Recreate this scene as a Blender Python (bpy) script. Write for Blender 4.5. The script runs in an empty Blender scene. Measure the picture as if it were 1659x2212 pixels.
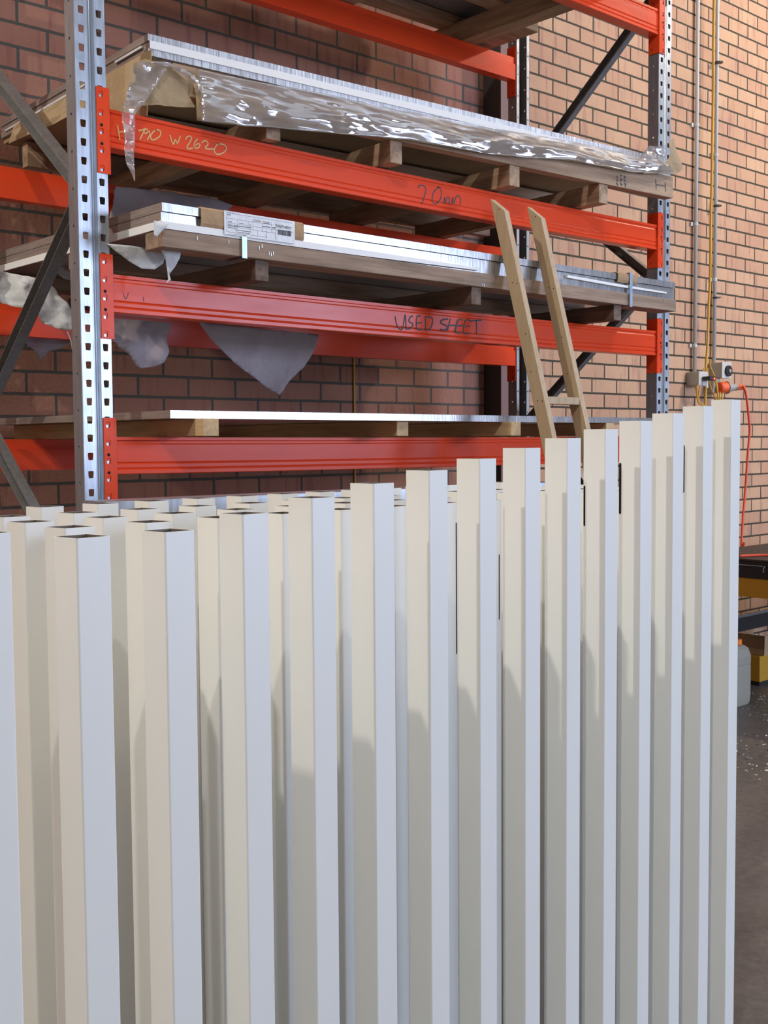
import bpy, bmesh, math, random
from mathutils import Vector, Matrix, noise
random.seed(7)
sc = bpy.context.scene
COL = sc.collection

# ------------------------------------------------------------------ camera
cam_d = bpy.data.cameras.new('camera'); cam = bpy.data.objects.new('camera', cam_d); COL.objects.link(cam)
cam_d.sensor_fit = 'HORIZONTAL'; cam_d.sensor_width = 36.0; cam_d.lens = 36*2466.85/1659
cam_d.clip_start = .05; cam_d.clip_end = 60
r_ = Vector((.7396, -.673, -.0072)).normalized(); f_ = Vector((.6715, .7385, -.0603)).normalized()
u_ = r_.cross(f_).normalized(); r_ = f_.cross(u_)
cam.matrix_world = Matrix(((r_.x, u_.x, -f_.x, -1.6), (r_.y, u_.y, -f_.y, -2.87), (r_.z, u_.z, -f_.z, 1.55), (0, 0, 0, 1)))
sc.camera = cam

# ------------------------------------------------------------------ world, lights, exposure
w = bpy.data.worlds.new('world'); sc.world = w; w.use_nodes = True
w.node_tree.nodes['Background'].inputs[0].default_value = (.62, .74, 1, 1)
w.node_tree.nodes['Background'].inputs[1].default_value = .8
def lamp(name, kind, loc, energy, col, **k):
    d = bpy.data.lights.new(name, kind); d.energy = energy; d.color = col
    for a, v in k.items(): setattr(d, a, v)
    o = bpy.data.objects.new(name, d); COL.objects.link(o); o.location = loc; return o
WARM = (1, .955, .885)
lamp('high_bay_light', 'POINT', (-3.5, -3.65, 5.65), 305, WARM, shadow_soft_size=.06)
lamp('high_bay_light', 'POINT', (-3.25, -.13, 4.8), 292, WARM, shadow_soft_size=.06)
lamp('high_bay_light', 'POINT', (6.9, -1.9, 5.6), 490, (1, .84, .66), shadow_soft_size=.12)
# daylight entering through the open roller door in the wall behind the camera (upper part sees the sky, lower part the yard)
o = lamp('door_daylight', 'AREA', (7.4, -8.95, 3.15), 560, (.585, .70, 1), shape='RECTANGLE', size=4.6, size_y=1.5)
o.rotation_euler = (math.radians(90), 0, 0)
o = lamp('door_daylight', 'AREA', (7.4, -8.95, 1.25), 180, (.585, .70, 1), shape='RECTANGLE', size=4.6, size_y=2.4)
o.rotation_euler = (math.radians(90), 0, 0)
o = lamp('overhead_fill', 'AREA', (1.5, -4.6, 6.55), 130, (.70, .83, 1), shape='RECTANGLE', size=11, size_y=4.5)  # unseen soft source added overhead to lift the ambient light
sc.view_settings.view_transform = 'Standard'; sc.view_settings.look = 'None'
sc.view_settings.exposure = 0.28; sc.view_settings.gamma = 1; sc.view_settings.use_curve_mapping = False
sc.cycles.max_bounces = 8; sc.cycles.transparent_max_bounces = 16
sc.cycles.use_denoising = True

# ------------------------------------------------------------------ materials
MATS = {}
def mat(name, col=(.8, .8, .8), rough=.5, metal=0., **k):
    m = bpy.data.materials.new(name); m.use_nodes = True
    b = m.node_tree.nodes['Principled BSDF']
    b.inputs['Base Color'].default_value = (*col, 1); b.inputs['Roughness'].default_value = rough
    b.inputs['Metallic'].default_value = metal
    for a, v in k.items(): b.inputs[a.replace('_', ' ')].default_value = v
    MATS[name] = m; return m
def nt(m):
    t = m.node_tree; return t, t.nodes, t.links, t.nodes['Principled BSDF']
def N(t, ty, **k):
    n = t.nodes.new(ty)
    for a, v in k.items():
        if hasattr(n, a): setattr(n, a, v)
        else: n.inputs[a.replace('_', ' ')].default_value = v
    return n
def mixc(t, fac, a, b, blend='MIX'):
    n = t.nodes.new('ShaderNodeMix'); n.data_type = 'RGBA'; n.blend_type = blend
    for s, v in ((n.inputs[0], fac), (n.inputs[6], a), (n.inputs[7], b)):
        if isinstance(v, (int, float)): s.default_value = v
        elif isinstance(v, tuple): s.default_value = (*v, 1)
        else: t.links.new(v, s)
    return n.outputs[2]
def ramp(t, src, *stops):
    n = t.nodes.new('ShaderNodeValToRGB'); e = n.color_ramp.elements
    while len(e) < len(stops): e.new(.5)
    for el, (p, c) in zip(e, stops):
        el.position = p; el.color = (*c, 1) if isinstance(c, tuple) else (c, c, c, 1)
    t.links.new(src, n.inputs[0]); return n.outputs[0]
def coords(t, scale=(1, 1, 1), loc=(0, 0, 0), rot=(0, 0, 0)):
    c = t.nodes.new('ShaderNodeTexCoord'); mp = t.nodes.new('ShaderNodeMapping')
    mp.inputs['Scale'].default_value = scale; mp.inputs['Location'].default_value = loc; mp.inputs['Rotation'].default_value = rot
    t.links.new(c.outputs['Object'], mp.inputs['Vector']); return mp.outputs[0]
def noise_t(t, vec, scale, detail=3, rough=.5):
    n = t.nodes.new('ShaderNodeTexNoise'); n.inputs['Scale'].default_value = scale; n.inputs['Detail'].default_value = detail
    n.inputs['Roughness'].default_value = rough; t.links.new(vec, n.inputs['Vector']); return n.outputs['Fac']
def bump(t, b, h, strength=.3, dist=.01):
    n = t.nodes.new('ShaderNodeBump'); n.inputs['Strength'].default_value = strength; n.inputs['Distance'].default_value = dist
    t.links.new(h, n.inputs['Height']); t.links.new(n.outputs[0], b.inputs['Normal'])

def brick_mat():
    m = mat('brick', rough=.85); t, ns, ln, b = nt(m)
    c = ns.new('ShaderNodeTexCoord'); s = ns.new('ShaderNodeSeparateXYZ'); ln.new(c.outputs['Object'], s.inputs[0])
    ax = N(t, 'ShaderNodeMath', operation='SUBTRACT'); ln.new(s.outputs[0], ax.inputs[0]); ax.inputs[1].default_value = .2135 - 4.8
    az = N(t, 'ShaderNodeMath', operation='SUBTRACT'); ln.new(s.outputs[2], az.inputs[0]); az.inputs[1].default_value = .0276 - .86
    cv = ns.new('ShaderNodeCombineXYZ'); ln.new(ax.outputs[0], cv.inputs[0]); ln.new(az.outputs[0], cv.inputs[1])
    wob = ns.new('ShaderNodeTexNoise'); wob.inputs['Scale'].default_value = 14; ln.new(cv.outputs[0], wob.inputs['Vector'])
    wm = N(t, 'ShaderNodeVectorMath', operation='MULTIPLY_ADD'); ln.new(wob.outputs['Color'], wm.inputs[0]); wm.inputs[1].default_value = (.0035, .0035, 0); ln.new(cv.outputs[0], wm.inputs[2])
    br = ns.new('ShaderNodeTexBrick'); ln.new(wm.outputs[0], br.inputs['Vector'])
    br.inputs['Scale'].default_value = 1; br.inputs['Mortar Size'].default_value = .0062; br.inputs['Mortar Smooth'].default_value = .15
    br.inputs['Brick Width'].default_value = .24; br.inputs['Row Height'].default_value = .086; br.inputs['Bias'].default_value = 0
    br.inputs['Color1'].default_value = (.50, .285, .168, 1); br.inputs['Color2'].default_value = (.57, .360, .212, 1)
    br.inputs['Mortar'].default_value = (.075, .060, .045, 1)
    n1 = noise_t(t, cv.outputs[0], 3.2, 4); n2 = noise_t(t, cv.outputs[0], 60, 4, .7)
    st = ns.new('ShaderNodeMapping'); st.inputs['Scale'].default_value = (26, 3.0, 1); ln.new(cv.outputs[0], st.inputs[0])
    n3 = noise_t(t, st.outputs[0], 1, 3)
    col = mixc(t, ramp(t, n1, (.35, .0), (.7, .35)), br.outputs['Color'], (.40, .19, .14), 'MIX')
    col = mixc(t, ramp(t, n3, (.55, 0.), (.68, .5)), col, (.30, .13, .105))
    col = mixc(t, ramp(t, n2, (.62, 0.), (.74, .5)), col, (.20, .10, .08))
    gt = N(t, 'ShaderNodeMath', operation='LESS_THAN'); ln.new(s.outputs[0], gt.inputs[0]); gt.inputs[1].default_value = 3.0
    col = mixc(t, gt.outputs[0], col, mixc(t, 1., col, (.66, .50, .53), 'MULTIPLY'))      # redder bricks left of the column, with shade and red bounce put into the tint
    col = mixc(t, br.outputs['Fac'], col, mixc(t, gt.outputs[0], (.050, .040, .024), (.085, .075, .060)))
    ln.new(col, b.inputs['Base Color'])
    inv = N(t, 'ShaderNodeMath', operation='MULTIPLY_ADD'); ln.new(br.outputs['Fac'], inv.inputs[0]); inv.inputs[1].default_value = -1; ln.new(n2, inv.inputs[2])
    bump(t, b, inv.outputs[0], .7, .005)
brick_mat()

def wood(name, c1, c2, axis=0, scale=1.):
    m = mat(name, rough=.75); t, ns, ln, b = nt(m)
    sc3 = [22*scale]*3; sc3[axis] = 1.6*scale
    v = coords(t, tuple(sc3)); n = noise_t(t, v, 1.6, 5, .6)
    sc4 = [60]*3; sc4[axis] = 4
    n2 = noise_t(t, coords(t, tuple(sc4)), 2, 3)
    col = ramp(t, n, (.30, c2), (.62, c1))
    col = mixc(t, ramp(t, n2, (.5, 0.), (.75, .35)), col, tuple(x*.55 for x in c2))
    ln.new(col, b.inputs['Base Color']); bump(t, b, n, .25, .004); return m
wood('pine_x', (.46, .31, .19), (.27, .165, .095), 0)
wood('pine_y', (.46, .31, .19), (.24, .145, .08), 1)
wood('old_x', (.34, .235, .16), (.17, .11, .07), 0)
wood('old_y', (.20, .13, .085), (.09, .055, .035), 1)
wood('light_y', (.60, .42, .22), (.42, .27, .13), 1)
wood('mdf', (.42, .30, .175), (.38, .27, .155), 2, .6)
wood('mdf_edge', (.50, .37, .235), (.42, .305, .19), 2)

def metal(name, col, rough, met=.85, axis=2, streak=.15, sp=60):
    m = mat(name, col, rough, met); t, ns, ln, b = nt(m)
    s3 = [sp*1.6]*3; s3[axis] = sp*.12
    n = noise_t(t, coords(t, tuple(s3)), 1, 4, .6)
    n2 = noise_t(t, coords(t, (1, 1, 1)), 26, 2)
    ln.new(mixc(t, ramp(t, n, (.35, 0.), (.7, 1.)), tuple(c*(1-streak) for c in col), tuple(min(1, c*(1+streak)) for c in col)), b.inputs['Base Color'])
    rr = N(t, 'ShaderNodeMapRange'); ln.new(n2, rr.inputs[0]); rr.inputs[3].default_value = rough*.75; rr.inputs[4].default_value = rough*1.3
    ln.new(rr.outputs[0], b.inputs['Roughness']); bump(t, b, n, .12, .002); return m
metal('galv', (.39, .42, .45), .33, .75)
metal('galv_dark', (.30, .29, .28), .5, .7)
metal('alu_edge', (.46, .46, .46), .38, .5, 2, .45, 130)
metal('alu_edge2', (.40, .40, .40), .2, .6, 2, .25, 110)
metal('alu_side', (.30, .235, .20), .55, .3, 1, .2, 60)  # sheet end faces, brown reflection put into the base colour
metal('alu_top', (.62, .64, .68), .33, .85, 0, .1, 30)
metal('strap', (.24, .30, .36), .35, .8)

def paint():
    m = mat('rack_red', (.78, .07, .02), .24, 0, Specular_IOR_Level=.13); t, ns, ln, b = nt(m)
    n = noise_t(t, coords(t, (1.5, 6, 9)), 3, 5, .65); n2 = noise_t(t, coords(t, (1, 8, 8)), 8, 5, .7)
    col = mixc(t, ramp(t, n, (.45, 0.), (.75, .5)), (.80, .072, .019), (.68, .054, .016))
    col = mixc(t, ramp(t, n2, (.66, 0.), (.74, .35)), col, (.30, .04, .025))
    ln.new(col, b.inputs['Base Color'])
    rr = N(t, 'ShaderNodeMapRange'); ln.new(n, rr.inputs[0]); rr.inputs[3].default_value = .17; rr.inputs[4].default_value = .30
    ln.new(rr.outputs[0], b.inputs['Roughness'])
    bump(t, b, noise_t(t, coords(t, (1, 1, 1)), 90, 2), .04, .002)
paint()
def post_mat():
    m = mat('post_cream', (.80, .79, .72), .42, 0); t, ns, ln, b = nt(m)
    v = coords(t); vo = ns.new('ShaderNodeTexVoronoi'); vo.inputs['Scale'].default_value = 17; vo.inputs['Randomness'].default_value = 1; ln.new(v, vo.inputs['Vector'])
    sp = ramp(t, vo.outputs['Distance'], (.022, 1.), (.032, 0.))
    n = noise_t(t, v, 5, 3); big = noise_t(t, coords(t, (3, 3, .8)), 3, 2)
    col = mixc(t, ramp(t, big, (.3, 0.), (.7, 1.)), (.80, .795, .735), (.83, .825, .775))
    f = N(t, 'ShaderNodeMath', operation='MULTIPLY'); ln.new(sp, f.inputs[0]); ln.new(ramp(t, n, (.52, 0.), (.58, .85)), f.inputs[1])
    ln.new(mixc(t, f.outputs[0], col, (.16, .15, .14)), b.inputs['Base Color'])
post_mat()
mat('post_inside', (.16, .13, .10), .6, .3)
mat('white_foam', (.80, .79, .76), .55)
def paper(name, c1, c2, rough=.8, trans=.0, sc=6):
    m = mat(name, c1, rough); t, ns, ln, b = nt(m)
    n = noise_t(t, coords(t), sc, 5, .6); ln.new(mixc(t, n, c2, c1), b.inputs['Base Color'])
    bump(t, b, noise_t(t, coords(t), sc*2.2, 3), .5, .02); return m
paper('tissue', (.66, .65, .63), (.52, .51, .50))
paper('tissue_shaded', (.37, .31, .31), (.29, .245, .25))  # white tissue inside the rack, its shade put into the colour
paper('kraft', (.42, .30, .165), (.34, .235, .125))
paper('cardboard', (.40, .26, .14), (.37, .235, .125), .85, 0, 9)
paper('label_paper', (.74, .74, .74), (.68, .69, .71), .5, 0, 8)
mat('ink', (.03, .03, .035), .6); mat('ink_grey', (.22, .22, .24), .7); mat('ink_gold', (.66, .36, .10), .5); mat('ink_pencil', (.16, .06, .07), .6)
mat('black_paint', (.012, .012, .013), .45); mat('dark_steel', (.035, .025, .022), .6); mat('mauve_paint', (.20, .115, .10), .7)
mat('void', (.004, .004, .004), .9)
mat('yellow_paint', (.46, .21, .008), .5); mat('yellow_cord', (.62, .34, .03), .5); mat('yellow_tub', (.46, .24, .015), .5)
mat('orange_plastic', (.80, .11, .02), .4); mat('orange_cord', (.68, .065, .02), .45); mat('grey_plastic', (.34, .33, .29), .5)
mat('pvc', (.55, .53, .48), .45); mat('pvc_box', (.42, .40, .35), .5); mat('black_plastic', (.02, .02, .022), .4); mat('white_plastic', (.8, .8, .8), .4)
mat('led', (.9, .05, .02), .4, 0, Emission_Color=(1, .05, .02, 1), Emission_Strength=6)
mat('can_plastic', (.30, .28, .22), .45, 0, Subsurface_Weight=.0)
mat('orange_cap', (.85, .22, .02), .45); mat('ceiling_tin', (.28, .28, .28), .6); mat('wall_paint', (.26, .25, .24), .8)
def film():
    m = bpy.data.materials.new('clear_film'); m.use_nodes = True; t = m.node_tree; ns = t.nodes; ln = t.links; ns.clear()
    out = ns.new('ShaderNodeOutputMaterial'); tr = ns.new('ShaderNodeBsdfTransparent'); gl = ns.new('ShaderNodeBsdfGlossy'); df = ns.new('ShaderNodeBsdfDiffuse')
    df.inputs[0].default_value = (.60, .53, .50, 1); gl.inputs['Roughness'].default_value = .07
    v = coords(t, (3.2, 3, 11)); n = noise_t(t, v, 1, 2.5, .5); n2 = noise_t(t, coords(t, (9, 9, 26)), 1, 1)
    ad = N(t, 'ShaderNodeMath', operation='MULTIPLY_ADD'); ln.new(n2, ad.inputs[0]); ad.inputs[1].default_value = .12; ln.new(n, ad.inputs[2])
    bp = ns.new('ShaderNodeBump'); bp.inputs['Strength'].default_value = .8; bp.inputs['Distance'].default_value = .05; ln.new(ad.outputs[0], bp.inputs['Height'])
    ln.new(bp.outputs[0], gl.inputs['Normal'])
    m1 = ns.new('ShaderNodeMixShader'); m1.inputs[0].default_value = .18; ln.new(tr.outputs[0], m1.inputs[1]); ln.new(df.outputs[0], m1.inputs[2])
    fr = ns.new('ShaderNodeFresnel'); fr.inputs['IOR'].default_value = 1.6; ln.new(bp.outputs[0], fr.inputs['Normal'])
    fm = N(t, 'ShaderNodeMath', operation='MULTIPLY_ADD'); ln.new(fr.outputs[0], fm.inputs[0]); fm.inputs[1].default_value = .6; fm.inputs[2].default_value = .0; fm.use_clamp = True
    m2 = ns.new('ShaderNodeMixShader'); ln.new(fm.outputs[0], m2.inputs[0]); ln.new(m1.outputs[0], m2.inputs[1]); ln.new(gl.outputs[0], m2.inputs[2])
    ln.new(m2.outputs[0], out.inputs[0]); MATS['clear_film'] = m
film()
def floor_mat():
    m = mat('concrete', rough=.45); t, ns, ln, b = nt(m)
    n = noise_t(t, coords(t), 1.3, 6, .6); n2 = noise_t(t, coords(t), 30, 4, .7)
    col = ramp(t, n, (.3, (.055, .046, .039)), (.7, (.14, .125, .11)))
    ln.new(mixc(t, ramp(t, n2, (.4, 0.), (.8, .5)), col, (.22, .20, .18)), b.inputs['Base Color'])
    bump(t, b, n2, .2, .004)
floor_mat()

# ------------------------------------------------------------------ mesh helpers
class MB:
    def __init__(s): s.v = []; s.f = []; s.m = []
    def add(s, vs, fs, mi=0):
        k = len(s.v); s.v += [tuple(v) for v in vs]; s.f += [tuple(i+k for i in f) for f in fs]; s.m += [mi]*len(fs); return s
    def box(s, x0, x1, y0, y1, z0, z1, mi=0):
        vs = [(x, y, z) for z in (z0, z1) for y in (y0, y1) for x in (x0, x1)]
        return s.add(vs, [(0, 2, 3, 1), (4, 5, 7, 6), (0, 1, 5, 4), (2, 6, 7, 3), (0, 4, 6, 2), (1, 3, 7, 5)], mi)
    def prism(s, base, vec, mi=0):                    # closed planar polygon swept along vec
        n = len(base); vec = Vector(vec); vs = [Vector(p) for p in base] + [Vector(p)+vec for p in base]
        fs = [tuple(range(n))[::-1], tuple(range(n, 2*n))] + [(i, (i+1) % n, n+(i+1) % n, n+i) for i in range(n)]
        return s.add(vs, fs, mi)
    def tube(s, path, r, n=8, mi=0, cap=True):
        P = [Vector(p) for p in path]; rings = []; T0 = None
        for i, p in enumerate(P):
            t = (P[min(i+1, len(P)-1)]-P[max(i-1, 0)]).normalized()
            a = t.orthogonal().normalized() if T0 is None else (T0-t*T0.dot(t)).normalized()
            T0 = a; b = t.cross(a); rr = r[i] if isinstance(r, (list, tuple)) else r
            rings.append([p+(a*math.cos(2*math.pi*k/n)+b*math.sin(2*math.pi*k/n))*rr for k in range(n)])
        vs = [v for R in rings for v in R]; fs = []
        for i in range(len(P)-1):
            for k in range(n): fs.append((i*n+k, i*n+(k+1) % n, (i+1)*n+(k+1) % n, (i+1)*n+k))
        if cap: fs += [tuple(range(n))[::-1], tuple(range((len(P)-1)*n, len(P)*n))]
        return s.add(vs, fs, mi)
    def build(s, name, mats, parent=None, bevel=0, solid=0, smooth=False, loc=None):
        off = Vector(loc) if loc is not None else (Vector(0 for _ in range(3)) if parent is None else root_loc(parent))
        me = bpy.data.meshes.new(name); me.from_pydata([Vector(v)-off for v in s.v], [], s.f); me.update()
        for mm in (mats if isinstance(mats, (list, tuple)) else [mats]): me.materials.append(MATS[mm])
        for p, mi in zip(me.polygons, s.m): p.material_index = mi; p.use_smooth = smooth
        bm = bmesh.new(); bm.from_mesh(me); bmesh.ops.recalc_face_normals(bm, faces=bm.faces); bm.to_mesh(me); bm.free()
        o = bpy.data.objects.new(name, me); COL.objects.link(o)
        if parent is not None: o.parent = parent
        else: o.location = off
        if solid:
            q = o.modifiers.new('solid', 'SOLIDIFY'); q.thickness = solid; q.offset = 0
        if bevel:
            q = o.modifiers.new('bevel', 'BEVEL'); q.width = bevel; q.segments = 2; q.limit_method = 'ANGLE'; q.angle_limit = .6
        return o
def root_loc(o):
    v = Vector((0, 0, 0))
    while o is not None: v = v+o.location; o = o.parent
    return v
def tag(o, label=None, cat=None, group=None, kind=None):
    if label: o['label'] = label
    if cat: o['category'] = cat
    if group: o['group'] = group
    if kind: o['kind'] = kind
    return o
def thing(name, label, cat, loc=(0, 0, 0), group=None):
    o = bpy.data.objects.new(name, None); COL.objects.link(o); o.location = loc; o.empty_display_size = .05
    return tag(o, label, cat, group)
def smoothpath(P, k=6):
    P = [Vector(p) for p in P]; out = []
    for i in range(len(P)-1):
        a = P[max(i-1, 0)]; b = P[i]; c = P[i+1]; d = P[min(i+2, len(P)-1)]
        for j in range(k):
            t = j/k; out.append(.5*((2*b)+(c-a)*t+(2*a-5*b+4*c-d)*t*t+(3*b-a-3*c+d)*t**3))
    return out+[P[-1]]
def strokes(mb, S, y, w=.004, smooth=True):          # flat pen strokes in the x-z plane, lying on a face that looks to -y
    for i, s in enumerate(S):
        P = [Vector((a, y-.00004*i, b)) for a, b in s]
        if smooth and len(P) > 2: P = smoothpath(P, 4)
        P = [p for k, p in enumerate(P) if k == 0 or (p-P[k-1]).length > 1e-5]
        L, Rr = [], []
        for k, p in enumerate(P):
            d = (P[min(k+1, len(P)-1)]-P[max(k-1, 0)]).normalized(); n = Vector((-d.z, 0, d.x))*w/2
            e = d*0
            L.append(p+e+n); Rr.append(p+e-n)
        m = len(P); mb.add(L+Rr, [(k, k+1, m+k+1, m+k) for k in range(m-1)])
    return mb
def sheet_poly(pts, amp=.01, step=.03, seed=0, bend=0., rot=None):
    """crumpled sheet: outline in x-z at its own depth, cut to a fine mesh and folded in y"""
    bm = bmesh.new(); y0 = sum(p[1] for p in pts)/len(pts)
    vs = [bm.verts.new((p[0], 0, p[2])) for p in pts]; bm.faces.new(vs)
    xs = [p[0] for p in pts]; zs = [p[2] for p in pts]
    def cuts(lo, hi, no):
        c = lo+step*.5
        while c < hi:
            co = (c, 0, 0) if no[0] else (0, 0, c)
            bmesh.ops.bisect_plane(bm, geom=bm.verts[:]+bm.edges[:]+bm.faces[:], plane_co=co, plane_no=no); c += step
    cuts(min(xs), max(xs), (1, 0, 0)); cuts(min(zs), max(zs), (0, 0, 1))
    bmesh.ops.triangulate(bm, faces=bm.faces[:])
    ztop = max(zs)
    for v in bm.verts:
        q = Vector((v.co.x*6+seed, seed*1.7, v.co.z*6))
        n = noise.noise(q)+.5*noise.noise(q*2.3)+.8*abs(noise.noise(q*1.4+Vector((3, 1, 5))))+.35*abs(noise.noise(q*4.3))
        v.co.y = y0+amp*n+bend*(ztop-v.co.z)
    mb = MB(); bm.verts.index_update(); mb.add([v.co[:] for v in bm.verts], [[v.index for v in f.verts] for f in bm.faces]); bm.free(); return mb

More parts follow.
